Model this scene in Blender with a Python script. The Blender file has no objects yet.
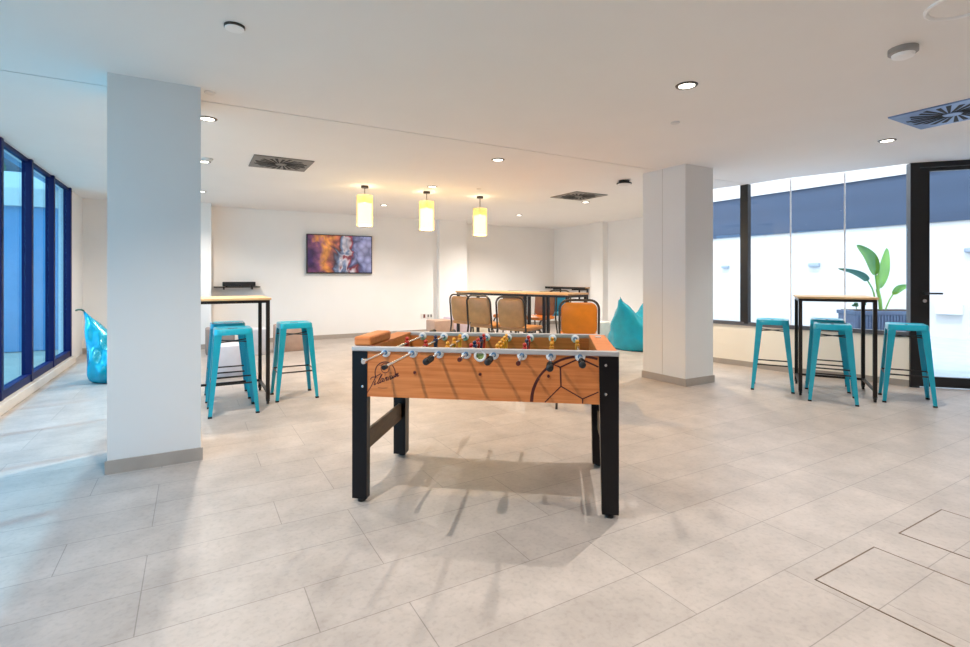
import bpy, bmesh, math, random
from mathutils import Vector, Matrix
random.seed(7)
S = bpy.context.scene
C = S.collection
PI = math.pi
CEIL = 2.555

# ------------------------------------------------------------------ materials
def lin(c):
    c = c / 255.0
    return c / 12.92 if c <= 0.04045 else ((c + 0.055) / 1.055) ** 2.4
def rgb(r, g, b): return (lin(r), lin(g), lin(b), 1.0)

def new_mat(name):
    m = bpy.data.materials.new(name); m.use_nodes = True
    nt = m.node_tree
    return m, nt, nt.nodes['Principled BSDF']

def pm(name, col, rough=0.5, metal=0.0, var=0.06, scale=9.0, bump=0.0, bscale=60.0, coat=0.0, stretch=None, emit=None, spec=None):
    """plain paint / metal / fabric with a little noise in colour and relief"""
    m, nt, b = new_mat(name)
    N = nt.nodes; Lk = nt.links
    tc = N.new('ShaderNodeTexCoord'); src = tc.outputs['Object']
    if stretch:
        mp = N.new('ShaderNodeMapping'); mp.inputs['Scale'].default_value = stretch
        Lk.new(src, mp.inputs['Vector']); src = mp.outputs['Vector']
    nz = N.new('ShaderNodeTexNoise'); nz.inputs['Scale'].default_value = scale; nz.inputs['Detail'].default_value = 4
    Lk.new(src, nz.inputs['Vector'])
    rp = N.new('ShaderNodeValToRGB')
    c = rgb(*col)
    rp.color_ramp.elements[0].position = 0.3; rp.color_ramp.elements[1].position = 0.7
    rp.color_ramp.elements[0].color = tuple(x * (1 - var) for x in c[:3]) + (1,)
    rp.color_ramp.elements[1].color = tuple(min(1, x * (1 + var)) for x in c[:3]) + (1,)
    Lk.new(nz.outputs['Fac'], rp.inputs['Fac']); Lk.new(rp.outputs['Color'], b.inputs['Base Color'])
    b.inputs['Roughness'].default_value = rough; b.inputs['Metallic'].default_value = metal
    if coat: b.inputs['Coat Weight'].default_value = coat; b.inputs['Coat Roughness'].default_value = 0.12
    if spec is not None: b.inputs['Specular IOR Level'].default_value = spec
    if bump:
        n2 = N.new('ShaderNodeTexNoise'); n2.inputs['Scale'].default_value = bscale; n2.inputs['Detail'].default_value = 3
        Lk.new(src, n2.inputs['Vector'])
        bp = N.new('ShaderNodeBump'); bp.inputs['Strength'].default_value = bump; bp.inputs['Distance'].default_value = 0.01
        Lk.new(n2.outputs['Fac'], bp.inputs['Height']); Lk.new(bp.outputs['Normal'], b.inputs['Normal'])
    if emit:
        b.inputs['Emission Color'].default_value = rgb(*emit[:3]); b.inputs['Emission Strength'].default_value = emit[3]
    return m

def wood(name, c1, c2, scale=(1.5, 40, 40), rough=0.4, spec=None):
    m, nt, b = new_mat(name); N = nt.nodes; Lk = nt.links
    tc = N.new('ShaderNodeTexCoord'); mp = N.new('ShaderNodeMapping'); mp.inputs['Scale'].default_value = scale
    Lk.new(tc.outputs['Object'], mp.inputs['Vector'])
    nz = N.new('ShaderNodeTexNoise'); nz.inputs['Scale'].default_value = 1.6; nz.inputs['Detail'].default_value = 6; nz.inputs['Distortion'].default_value = 0.6
    Lk.new(mp.outputs['Vector'], nz.inputs['Vector'])
    rp = N.new('ShaderNodeValToRGB'); rp.color_ramp.elements[0].position = 0.33; rp.color_ramp.elements[1].position = 0.68
    rp.color_ramp.elements[0].color = rgb(*c1); rp.color_ramp.elements[1].color = rgb(*c2)
    Lk.new(nz.outputs['Fac'], rp.inputs['Fac']); Lk.new(rp.outputs['Color'], b.inputs['Base Color'])
    b.inputs['Roughness'].default_value = rough
    if spec is not None: b.inputs['Specular IOR Level'].default_value = spec
    return m

def glass(name, tint, gloss_rough=0.0):
    m, nt, b = new_mat(name); N = nt.nodes; Lk = nt.links
    N.remove(b); out = N['Material Output']
    tr = N.new('ShaderNodeBsdfTransparent'); tr.inputs['Color'].default_value = tint
    gl = N.new('ShaderNodeBsdfGlossy'); gl.inputs['Roughness'].default_value = gloss_rough
    lw = N.new('ShaderNodeLayerWeight'); lw.inputs['Blend'].default_value = 0.5
    pw = N.new('ShaderNodeMath'); pw.operation = 'POWER'; pw.inputs[1].default_value = 5.0
    Lk.new(lw.outputs['Facing'], pw.inputs[0])
    fr = N.new('ShaderNodeMath'); fr.operation = 'MULTIPLY_ADD'; fr.inputs[1].default_value = 0.30; fr.inputs[2].default_value = 0.022
    Lk.new(pw.outputs['Value'], fr.inputs[0])
    mx = N.new('ShaderNodeMixShader')
    Lk.new(fr.outputs['Value'], mx.inputs['Fac']); Lk.new(tr.outputs['BSDF'], mx.inputs[1]); Lk.new(gl.outputs['BSDF'], mx.inputs[2])
    Lk.new(mx.outputs['Shader'], out.inputs['Surface'])
    return m

def floor_mat(name, c, bw=0.9, rh=0.3, off=(0.18, -0.03), rough=0.38):
    m, nt, b = new_mat(name); N = nt.nodes; Lk = nt.links
    tc = N.new('ShaderNodeTexCoord'); mp = N.new('ShaderNodeMapping'); mp.inputs['Location'].default_value = (off[0], off[1], 0)
    Lk.new(tc.outputs['Object'], mp.inputs['Vector'])
    br = N.new('ShaderNodeTexBrick'); br.offset = 0.37; br.offset_frequency = 3; br.squash = 1.0
    br.inputs['Scale'].default_value = 1.0; br.inputs['Brick Width'].default_value = bw; br.inputs['Row Height'].default_value = rh
    br.inputs['Mortar Size'].default_value = 0.0022; br.inputs['Mortar Smooth'].default_value = 0.3; br.inputs['Bias'].default_value = 0.0
    k = rgb(*c)
    br.inputs['Color1'].default_value = tuple(x * 0.95 for x in k[:3]) + (1,)
    br.inputs['Color2'].default_value = tuple(min(1, x * 1.05) for x in k[:3]) + (1,)
    br.inputs['Mortar'].default_value = tuple(x * 0.60 for x in k[:3]) + (1,)
    Lk.new(mp.outputs['Vector'], br.inputs['Vector'])
    n1 = N.new('ShaderNodeTexNoise'); n1.inputs['Scale'].default_value = 3.5; n1.inputs['Detail'].default_value = 8; n1.inputs['Roughness'].default_value = 0.65
    Lk.new(tc.outputs['Object'], n1.inputs['Vector'])
    r1 = N.new('ShaderNodeValToRGB'); r1.color_ramp.elements[0].position = 0.3; r1.color_ramp.elements[1].position = 0.72
    r1.color_ramp.elements[0].color = (0.76, 0.75, 0.74, 1); r1.color_ramp.elements[1].color = (1.07, 1.06, 1.05, 1)
    Lk.new(n1.outputs['Fac'], r1.inputs['Fac'])
    n2 = N.new('ShaderNodeTexNoise'); n2.inputs['Scale'].default_value = 45; n2.inputs['Detail'].default_value = 3
    Lk.new(tc.outputs['Object'], n2.inputs['Vector'])
    r2 = N.new('ShaderNodeValToRGB'); r2.color_ramp.elements[0].position = 0.32; r2.color_ramp.elements[1].position = 0.5
    r2.color_ramp.elements[0].color = (0.9, 0.9, 0.9, 1); r2.color_ramp.elements[1].color = (1, 1, 1, 1)
    Lk.new(n2.outputs['Fac'], r2.inputs['Fac'])
    a = N.new('ShaderNodeMix'); a.data_type = 'RGBA'; a.blend_type = 'MULTIPLY'; a.inputs[0].default_value = 1
    Lk.new(br.outputs['Color'], a.inputs[6]); Lk.new(r1.outputs['Color'], a.inputs[7])
    a2 = N.new('ShaderNodeMix'); a2.data_type = 'RGBA'; a2.blend_type = 'MULTIPLY'; a2.inputs[0].default_value = 1
    Lk.new(a.outputs[2], a2.inputs[6]); Lk.new(r2.outputs['Color'], a2.inputs[7])
    Lk.new(a2.outputs[2], b.inputs['Base Color'])
    b.inputs['Roughness'].default_value = rough; b.inputs['Specular IOR Level'].default_value = 0.35
    bp = N.new('ShaderNodeBump'); bp.inputs['Strength'].default_value = 0.12; bp.inputs['Distance'].default_value = 0.004
    Lk.new(n1.outputs['Fac'], bp.inputs['Height']); Lk.new(bp.outputs['Normal'], b.inputs['Normal'])
    return m

M = {}
M['ceil'] = pm('ceiling_paint', (240, 239, 238), 0.9, var=0.01, scale=2)
M['wall'] = pm('wall_paint', (240, 238, 236), 0.85, var=0.012, scale=2)
M['wall_warm'] = pm('wall_cream', (246, 238, 224), 0.85, var=0.012, scale=2)
M['pillar'] = pm('pillar_paint', (224, 222, 220), 0.8, var=0.012, scale=2)
M['floor'] = floor_mat('floor_tile', (184, 174, 167))
M['terrace'] = floor_mat('terrace_tile', (186, 172, 156), 0.6, 0.6, rough=0.5)
M['patio'] = floor_mat('patio_tile', (184, 198, 210), 0.6, 0.6, rough=0.3)
M['base'] = pm('baseboard_stone', (168, 158, 149), 0.5, var=0.06, scale=6)
M['ledge'] = pm('ledge_stone', (222, 214, 204), 0.5, var=0.04, scale=5)
M['jointgrey'] = pm('joint_grey', (196, 190, 184), 0.8)
M['fitgrey'] = pm('fitting_grey', (156, 152, 148), 0.5)
M['fitwhite'] = pm('fitting_white', (250, 250, 250), 0.4, var=0.0)
M['gap'] = pm('shadow_gap', (60, 58, 56), 0.9)
M['navy'] = pm('navy_aluminium', (3, 14, 74), 0.5, var=0.05, spec=0.25)
M['black'] = pm('black_aluminium', (22, 20, 22), 0.4, var=0.05)
M['greyframe'] = pm('grey_aluminium', (92, 92, 98), 0.4, var=0.05)
M['silicone'] = pm('glass_joint', (238, 238, 242), 0.3)
M['glass_l'] = glass('blue_glass', (0.52, 0.82, 0.98, 1))
M['glass_r'] = glass('clear_glass', (0.94, 0.97, 1.0, 1))
M['teal'] = pm('teal_enamel', (6, 168, 194), 0.28, var=0.05, coat=0.4)
M['steel'] = pm('dark_steel', (58, 56, 56), 0.35, metal=0.6)
M['blk'] = pm('black_laminate', (9, 8, 13), 0.3, var=0.06, spec=0.28)
M['chrome'] = pm('chrome', (215, 215, 218), 0.14, metal=1.0, var=0.02)
M['alu'] = pm('grey_rim', (188, 184, 184), 0.4, metal=0.2, var=0.03)
M['foos'] = wood('beech_laminate', (196, 112, 58), (218, 136, 78), (1.2, 30, 30), 0.42, 0.3)
M['brace'] = wood('brown_brace', (86, 66, 44), (104, 80, 54), (8, 8, 30), 0.5)
M['ink'] = pm('dark_red_ink', (74, 20, 16), 0.5)
M['field'] = pm('green_field', (46, 118, 70), 0.5)
M['ring'] = pm('white_plastic', (232, 234, 236), 0.3, var=0.02)
M['hub'] = pm('blue_steel_hub', (120, 160, 200), 0.25, metal=0.5)
M['rubber'] = pm('black_rubber', (24, 22, 24), 0.5, bump=0.2)
M['redend'] = pm('dark_red_cap', (84, 26, 20), 0.4)
M['p_red'] = pm('red_player', (196, 52, 40), 0.35)
M['p_yel'] = pm('yellow_player', (232, 160, 50), 0.35)
M['p_blue'] = pm('navy_player', (40, 48, 84), 0.35)
M['p_skin'] = pm('player_face', (226, 170, 130), 0.4)
M['tabletop'] = wood('light_oak', (206, 164, 116), (228, 190, 142), (2, 24, 24), 0.45)
M['bframe'] = pm('bronze_black_steel', (38, 32, 30), 0.4, metal=0.3)
M['vinyl_tan'] = pm('tan_vinyl', (196, 142, 88), 0.4, var=0.1, scale=14, bump=0.1)
M['vinyl_or'] = pm('orange_vinyl', (228, 128, 22), 0.38, var=0.08, scale=12, bump=0.1)
M['vinyl_br'] = pm('brown_vinyl', (120, 84, 64), 0.4, var=0.1, scale=14, bump=0.1)
M['vinyl_bl'] = pm('blue_vinyl', (30, 136, 176), 0.4, var=0.08, scale=14, bump=0.1)
M['gunmetal'] = pm('gunmetal_tube', (74, 66, 58), 0.35, metal=0.5)
M['satin'] = pm('teal_satin', (8, 160, 188), 0.26, var=0.18, scale=5, bump=0.9, bscale=5, coat=0.3, metal=0.25)
M['strap'] = pm('dark_green_strap', (22, 84, 66), 0.7)
M['pouf_grey'] = pm('pale_grey_fabric', (206, 204, 210), 0.9, var=0.05, bump=0.3, bscale=120)
M['pouf_tan'] = pm('tan_fabric', (184, 156, 140), 0.9, var=0.06, bump=0.3, bscale=120)
M['pouf_taupe'] = pm('taupe_fabric', (158, 140, 130), 0.9, var=0.06, bump=0.3, bscale=120)
M['pouf_lilac'] = pm('lilac_fabric', (206, 190, 204), 0.9, var=0.05, bump=0.3, bscale=120)
M['pouf_cream'] = pm('cream_fabric', (226, 218, 200), 0.9, var=0.05, bump=0.3, bscale=120)
M['pouf_white'] = pm('white_fabric', (236, 234, 232), 0.9, var=0.05, bump=0.3, bscale=120)
M['dark'] = pm('black_plastic', (22, 22, 24), 0.4)
M['grille'] = pm('grey_grille', (128, 124, 120), 0.5, metal=0.3)
M['slot'] = pm('grille_slot', (22, 20, 20), 0.7)
M['grille_daylit'] = pm('daylight_tint_grille', (120, 144, 186), 0.4, metal=0.3)  # reflected blue daylight put into the vent's own colour
M['white'] = pm('white_fitting', (226, 224, 222), 0.5, var=0.01)
M['trimring'] = pm('downlight_rim', (74, 70, 66), 0.4, metal=0.5)
M['lamp'] = pm('downlight_lens', (255, 250, 240), 0.5, emit=(255, 246, 230, 6))
M['bronze'] = pm('bronze_cap', (58, 46, 38), 0.4, metal=0.5)
M['bulb'] = pm('filament_bulb', (255, 220, 150), 0.4, emit=(255, 226, 168, 10))
M['planter'] = pm('slate_blue_planter', (84, 98, 124), 0.5, var=0.1)
M['soil'] = pm('dark_soil', (52, 42, 34), 0.95)
M['leaf'] = pm('banana_leaf', (106, 156, 34), 0.4, var=0.2, scale=7)
M['leaf_d'] = pm('dark_leaf', (66, 116, 84), 0.45, var=0.15)
M['stem'] = pm('green_stem', (128, 176, 84), 0.5, var=0.12)
M['cyard'] = pm('courtyard_white', (204, 200, 194), 0.9, var=0.01)
M['awning'] = pm('blue_cladding', (54, 70, 92), 0.7, var=0.12, scale=1.3, stretch=(0.5, 0.12, 2.2))
M['extblue'] = pm('exterior_blue_panel', (84, 136, 176), 0.4, var=0.1, scale=1.5)
M['extgrey'] = pm('exterior_grey', (150, 158, 170), 0.7, var=0.08)
M['extdark'] = pm('exterior_slate', (90, 104, 122), 0.6, var=0.12, scale=3)
M['foliage'] = pm('far_foliage', (70, 110, 84), 0.8, var=0.35, scale=6)
M['socket_red'] = pm('dark_red_switch', (110, 36, 30), 0.4)

# pendant shade: amber glass sleeve lit by the bulb within
def shade_mat():
    m, nt, b = new_mat('amber_shade'); N = nt.nodes; Lk = nt.links
    out = N['Material Output']; N.remove(b)
    tl = N.new('ShaderNodeBsdfTranslucent'); tl.inputs['Color'].default_value = rgb(255, 238, 200)
    tr = N.new('ShaderNodeBsdfTransparent'); tr.inputs['Color'].default_value = rgb(255, 246, 216)
    mx = N.new('ShaderNodeMixShader'); mx.inputs['Fac'].default_value = 0.72
    Lk.new(tl.outputs['BSDF'], mx.inputs[1]); Lk.new(tr.outputs['BSDF'], mx.inputs[2])
    Lk.new(mx.outputs['Shader'], out.inputs['Surface'])
    return m
M['shade'] = shade_mat()
def diffuser_mat():
    m, nt, b = new_mat('opal_diffuser'); N = nt.nodes; Lk = nt.links
    b.inputs['Base Color'].default_value = rgb(255, 240, 205); b.inputs['Emission Color'].default_value = rgb(255, 232, 182)
    b.inputs['Emission Strength'].default_value = 4.0
    return m
M['opal'] = diffuser_mat()

def screen_mat():
    m, nt, b = new_mat('screen_picture'); N = nt.nodes; Lk = nt.links
    tc = N.new('ShaderNodeTexCoord'); mp = N.new('ShaderNodeMapping'); mp.inputs['Scale'].default_value = (1, 1, 1)
    Lk.new(tc.outputs['Object'], mp.inputs['Vector'])
    sx = N.new('ShaderNodeSeparateXYZ'); Lk.new(mp.outputs['Vector'], sx.inputs['Vector'])
    n = N.new('ShaderNodeTexNoise'); n.inputs['Scale'].default_value = 3.2; n.inputs['Detail'].default_value = 2.5; n.inputs['Distortion'].default_value = 0.9
    Lk.new(mp.outputs['Vector'], n.inputs['Vector'])
    # horizontal colour story: purple - orange - grey blue - magenta - pale lilac
    mr = N.new('ShaderNodeMapRange'); mr.inputs['From Min'].default_value = -0.64; mr.inputs['From Max'].default_value = 0.64
    Lk.new(sx.outputs['X'], mr.inputs['Value'])
    ad = N.new('ShaderNodeMath'); ad.operation = 'MULTIPLY_ADD'; ad.inputs[1].default_value = 0.75; ad.inputs[2].default_value = -0.37
    Lk.new(n.outputs['Fac'], ad.inputs[0])
    sm = N.new('ShaderNodeMath'); sm.operation = 'ADD'; Lk.new(mr.outputs['Result'], sm.inputs[0]); Lk.new(ad.outputs['Value'], sm.inputs[1])
    rp = N.new('ShaderNodeValToRGB'); cr = rp.color_ramp
    stops = [(0.0, (52, 28, 84)), (0.12, (126, 70, 110)), (0.24, (236, 150, 70)), (0.34, (178, 92, 76)), (0.44, (60, 44, 66)), (0.52, (110, 128, 158)),
             (0.6, (206, 196, 200)), (0.66, (150, 46, 60)), (0.72, (70, 74, 110)), (0.82, (140, 144, 186)), (1.0, (150, 150, 186))]
    while len(cr.elements) < len(stops): cr.elements.new(0.5)
    for e, (p, c) in zip(cr.elements, stops): e.position = p; e.color = rgb(*c)
    Lk.new(sm.outputs['Value'], rp.inputs['Fac'])
    v = N.new('ShaderNodeTexVoronoi'); v.inputs['Scale'].default_value = 8; Lk.new(mp.outputs['Vector'], v.inputs['Vector'])
    r2 = N.new('ShaderNodeValToRGB'); r2.color_ramp.elements[0].color = (1.3, 1.3, 1.3, 1); r2.color_ramp.elements[1].color = (0.25, 0.25, 0.3, 1)
    r2.color_ramp.elements[1].position = 0.85
    Lk.new(v.outputs['Distance'], r2.inputs['Fac'])
    mx = N.new('ShaderNodeMix'); mx.data_type = 'RGBA'; mx.blend_type = 'MULTIPLY'; mx.inputs[0].default_value = 0.8
    Lk.new(rp.outputs['Color'], mx.inputs[6]); Lk.new(r2.outputs['Color'], mx.inputs[7])
    b.inputs['Base Color'].default_value = (0.01, 0.01, 0.01, 1); b.inputs['Roughness'].default_value = 0.25
    Lk.new(mx.outputs[2], b.inputs['Emission Color']); b.inputs['Emission Strength'].default_value = 1.0
    return m
M['screen'] = screen_mat()

# ------------------------------------------------------------------ geometry helpers
def box(bm, c, s, rz=0.0, bev=0.0, rot=None):
    r = bmesh.ops.create_cube(bm, size=1.0)
    vs = r['verts']
    mt = Matrix.Translation(Vector(c)) @ (rot if rot else Matrix.Rotation(rz, 4, 'Z')) @ Matrix.Diagonal((s[0], s[1], s[2], 1))
    bmesh.ops.transform(bm, matrix=mt, verts=vs)
    if bev > 0:
        es = list({e for v in vs for e in v.link_edges})
        bmesh.ops.bevel(bm, geom=es, offset=bev, segments=2, profile=0.5, affect='EDGES')

def span(bm, a, b, bev=0.0):
    """box from its min corner to its max corner"""
    box(bm, [(p + q) / 2 for p, q in zip(a, b)], [abs(q - p) for p, q in zip(a, b)], bev=bev)

def cyl(bm, a, b, r1, r2=None, n=16, cap=True):
    a = Vector(a); b = Vector(b); r2 = r1 if r2 is None else r2
    d = b - a; L = d.length
    r = bmesh.ops.create_cone(bm, cap_ends=cap, cap_tris=False, segments=n, radius1=r1, radius2=r2, depth=L)
    q = d.to_track_quat('Z', 'Y').to_matrix().to_4x4()
    bmesh.ops.transform(bm, matrix=Matrix.Translation((a + b) / 2) @ q, verts=r['verts'])

def sph(bm, c, r, sc=(1, 1, 1), n=14):
    k = bmesh.ops.create_uvsphere(bm, u_segments=n, v_segments=max(6, n // 2 + 1), radius=r)
    bmesh.ops.transform(bm, matrix=Matrix.Translation(Vector(c)) @ Matrix.Diagonal((*sc, 1)), verts=k['verts'])

def tube(bm, pts, r, n=8, closed=False):
    pts = [Vector(p) for p in pts]; rings = []; N = len(pts)
    up = Vector((0, 0, 1)); prev = None
    for i, p in enumerate(pts):
        if closed: t = pts[(i + 1) % N] - pts[i - 1]
        else: t = pts[min(i + 1, N - 1)] - pts[max(i - 1, 0)]
        t.normalize()
        if prev is None:
            u = t.cross(up)
            if u.length < 1e-3: u = t.cross(Vector((1, 0, 0)))
        else:
            u = prev - t * prev.dot(t)
            if u.length < 1e-4: u = t.cross(up)
        u.normalize(); prev = u; w = t.cross(u)
        rr = r[i] if isinstance(r, (list, tuple)) else r
        rings.append([bm.verts.new(p + (u * math.cos(2 * PI * k / n) + w * math.sin(2 * PI * k / n)) * rr) for k in range(n)])
    for i in range(N if closed else N - 1):
        A = rings[i]; B = rings[(i + 1) % N]
        for k in range(n): bm.faces.new((A[k], A[(k + 1) % n], B[(k + 1) % n], B[k]))
    if not closed:
        bm.faces.new(list(reversed(rings[0]))); bm.faces.new(rings[-1])

def lathe(bm, prof, c=(0, 0, 0), n=28):
    rings = []
    for r, z in prof:
        if r < 1e-6: rings.append([bm.verts.new((c[0], c[1], c[2] + z))])
        else: rings.append([bm.verts.new((c[0] + r * math.cos(2 * PI * k / n), c[1] + r * math.sin(2 * PI * k / n), c[2] + z)) for k in range(n)])
    for A, B in zip(rings, rings[1:]):
        for k in range(n):
            a0 = A[k % len(A)]; a1 = A[(k + 1) % len(A)]; b0 = B[k % len(B)]; b1 = B[(k + 1) % len(B)]
            f = [a0]
            for v in (a1, b1, b0):
                if v not in f: f.append(v)
            if len(f) >= 3: bm.faces.new(f)

def prism(bm, poly, z0, z1):
    lo = [bm.verts.new((x, y, z0)) for x, y in poly]; hi = [bm.verts.new((x, y, z1)) for x, y in poly]
    n = len(poly)
    bm.faces.new(list(reversed(lo))); bm.faces.new(hi)
    for i in range(n): bm.faces.new((lo[i], lo[(i + 1) % n], hi[(i + 1) % n], hi[i]))

def hexa(bm, lo, hi):
    """solid between two polygons of 3D points of the same count"""
    A = [bm.verts.new(p) for p in lo]; B = [bm.verts.new(p) for p in hi]; n = len(A)
    bm.faces.new(list(reversed(A))); bm.faces.new(B)
    for i in range(n): bm.faces.new((A[i], A[(i + 1) % n], B[(i + 1) % n], B[i]))

def obj(name, bm, mat, parent=None, smooth=False, angle=40):
    bmesh.ops.recalc_face_normals(bm, faces=bm.faces)
    me = bpy.data.meshes.new(name)
    if smooth:
        for f in bm.faces: f.smooth = True
        for e in bm.edges:
            if len(e.link_faces) == 2 and e.calc_face_angle(0) > math.radians(angle): e.smooth = False
    bm.to_mesh(me); bm.free()
    me.materials.append(mat)
    o = bpy.data.objects.new(name, me); C.objects.link(o)
    if parent: o.parent = parent
    return o

def one(name, mat, fn, parent=None, smooth=False, angle=40):
    bm = bmesh.new(); fn(bm); return obj(name, bm, mat, parent, smooth, angle)

def tag(o, label, cat, group=None, kind=None):
    if label: o['label'] = label
    if cat: o['category'] = cat
    if group: o['group'] = group
    if kind: o['kind'] = kind
    return o
def thing(name, label, cat, loc=(0, 0, 0), rz=0.0, group=None):
    o = bpy.data.objects.new(name, None); C.objects.link(o); o.empty_display_size = 0.1
    o.location = loc; o.rotation_euler = (0, 0, rz)
    return tag(o, label, cat, group)
def struct(name, bm, mat, label, parent=None, cat='wall', smooth=False):
    o = obj(name, bm, mat, parent, smooth)
    if parent is None: tag(o, label, cat, kind='structure')
    return o
def dup(root, label, loc, rz=0.0, group=None):
    def cp(o, par):
        c = o.copy(); C.objects.link(c)
        if par is not None: c.parent = par
        for ch in kids.get(o.name, []): cp(ch, c)
        return c
    kids = {}
    for o in list(bpy.data.objects):
        if o.parent: kids.setdefault(o.parent.name, []).append(o)
    r = cp(root, None); r.location = loc; r.rotation_euler = (0, 0, rz); r['label'] = label
    if group: r['group'] = group
    return r
def relabel(o, label, loc, rz): o['label'] = label; o.location = loc; o.rotation_euler = (0, 0, rz); return o

# ------------------------------------------------------------------ room shell
XL = -1.60                                                     # glass plane of the window wall on one side
P0 = (6.58, 5.20); P1 = (6.72, 4.33); P2 = (6.77, 3.73); P3 = (6.96, 3.18); P4 = (7.10, 2.58); P5 = (8.20, 1.36)
ROOM_FRONT = [(XL - .1, -3.5), (8.35, -3.5), (8.35, 1.2), P5, P4, P3, P2, (6.735, 4.27), (XL - .1, 4.27)]
ROOM_BACK = [(XL - .1, 4.282), (6.73, 4.282), P1, P0, (8.55, 7.70), (8.55, 11.0), (XL - .1, 11.0)]
WHOLE = [(XL - .1, -3.5), (8.35, -3.5), (8.35, 1.2), P5, P4, P3, P2, P1, P0, (8.55, 7.70), (8.55, 11.0), (XL - .1, 11.0)]

bm = bmesh.new(); prism(bm, WHOLE, -0.12, 0.0); struct('floor', bm, M['floor'], 'pale beige stone tile floor of the lounge', cat='floor')
bm = bmesh.new(); prism(bm, ROOM_FRONT, CEIL, CEIL + .25); struct('ceiling', bm, M['ceil'], 'smooth white ceiling in front of the pillars', cat='ceiling')
bm = bmesh.new(); prism(bm, ROOM_BACK, CEIL, CEIL + .25); struct('ceiling_rear', bm, M['ceil'], 'smooth white ceiling behind the pillars', cat='ceiling')
bm = bmesh.new(); prism(bm, WHOLE, CEIL + .251, CEIL + .45); struct('blocker', bm, M['gap'], 'roof slab added unseen above the ceiling to keep sky light out', cat='blocker')  # unseen slab, added so sky light cannot leak through the ceiling gap

bm = bmesh.new(); span(bm, (XL - .09, 4.2705, CEIL + .004), (6.73, 4.2815, CEIL + .05)); struct('trim_joint_shade', bm, M['gap'], 'dark strip standing in for shade in the thin joint across the ceiling', cat='trim')  # dark strip fills the open gap in place of its shade
def wall(name, a, b, mat, label):
    bm = bmesh.new(); span(bm, a, b); return struct(name, bm, mat, label)
wall('wall_back', (XL - .1, 10.5, 0), (5.05, 11.0, CEIL), M['wall'], 'white rear wall that carries the screen')
wall('wall_back_recess', (5.05, 10.86, 0), (8.55, 11.0, CEIL), M['wall'], 'white rear wall behind the long bar tables')
wall('wall_right_rear', (8.42, 7.70, 0), (8.55, 10.86, CEIL), M['wall'], 'white side wall behind the teal beanbag')
bm = bmesh.new(); prism(bm, [(P0[0], P0[1]), (P0[0] + .11, P0[1] - .02), (8.55, 7.62), (8.55, 7.70), (8.42, 7.70)], 0, CEIL); struct('wall_return', bm, M['wall'], 'white return wall hidden behind the wide pillar')
wall('wall_right', (8.25, -3.5, 0), (8.35, 1.3, CEIL), M['wall'], 'white side wall beyond the glass door')
wall('wall_front', (XL - .1, -3.6, 0), (8.35, -3.5, CEIL), M['wall'], 'white wall behind the viewer')
wall('wall_left', (XL - .1, 9.46, 0), (XL + .02, 10.5, CEIL), M['wall'], 'white wall piece beside the last blue window pane')
wall('wall_left_front', (XL - .1, -3.5, 0), (XL + .02, 1.23, CEIL), M['wall'], 'white wall before the blue windows')
# pilasters
wall('pillar_rear', (-0.25, 10.08, 0), (0.27, 10.5, CEIL), M['wall'], 'white pilaster on the rear wall beside the small shelf')
wall('pillar_rear_slim', (4.80, 10.37, 0), (5.50, 10.9, CEIL), M['wall'], 'white pilaster on the rear wall beside the bar stools')
wall('pillar_side', (8.26, 8.82, 0), (8.45, 9.26, CEIL), M['wall'], 'white pilaster on the side wall behind the teal beanbag')

def pillar(name, x0, x1, y0, y1, label, bl):
    wall(name, (x0, y0, 0), (x1, y1, CEIL), M['pillar'], label)
    bm = bmesh.new()
    for a, b in (((x0 - .012, y0 - .012), (x1 + .012, y0)), ((x0 - .012, y1), (x1 + .012, y1 + .012)), ((x0 - .012, y0), (x0, y1)), ((x1, y0), (x1 + .012, y1))):
        span(bm, (a[0], a[1], 0), (b[0], b[1], 0.085))
    struct('baseboard_' + name, bm, M['base'], bl, cat='baseboard')
pillar('pillar_left', -0.475, 0.044, 3.98, 4.50, 'square white pillar beside the tall blue windows', 'taupe stone baseboard around the pillar by the blue windows')
pillar('pillar_right', 4.885, 5.38, 3.865, 4.495, 'square white pillar before the teal beanbag', 'taupe stone baseboard around the pillar before the beanbag')
# narrow joint on the wide pillar
bm = bmesh.new(); span(bm, (4.8835, 4.19, 0.09), (4.8855, 4.196, CEIL)); struct('trim_pillar_joint', bm, M['jointgrey'], 'thin vertical joint on the wide pillar', cat='trim')

bm = bmesh.new()
span(bm, (XL + .02, 10.488, 0), (-0.25, 10.5, .085)); span(bm, (0.27, 10.488, 0), (4.8, 10.5, .085)); span(bm, (4.8, 10.358, 0), (5.5, 10.37, .085)); span(bm, (5.5, 10.848, 0), (8.42, 10.86, .085))
span(bm, (-.25, 10.068, 0), (.282, 10.08, .085)); span(bm, (.27, 10.08, 0), (.282, 10.49, .085))
struct('baseboard_back', bm, M['base'], 'grey baseboard along the rear wall', cat='baseboard')
bm = bmesh.new(); span(bm, (8.408, 7.72, 0), (8.42, 8.82, .085)); span(bm, (8.408, 9.26, 0), (8.42, 10.85, .085)); span(bm, (8.248, 8.81, 0), (8.26, 9.27, .085))
struct('baseboard_right', bm, M['base'], 'grey baseboard along the side wall', cat='baseboard')

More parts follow.
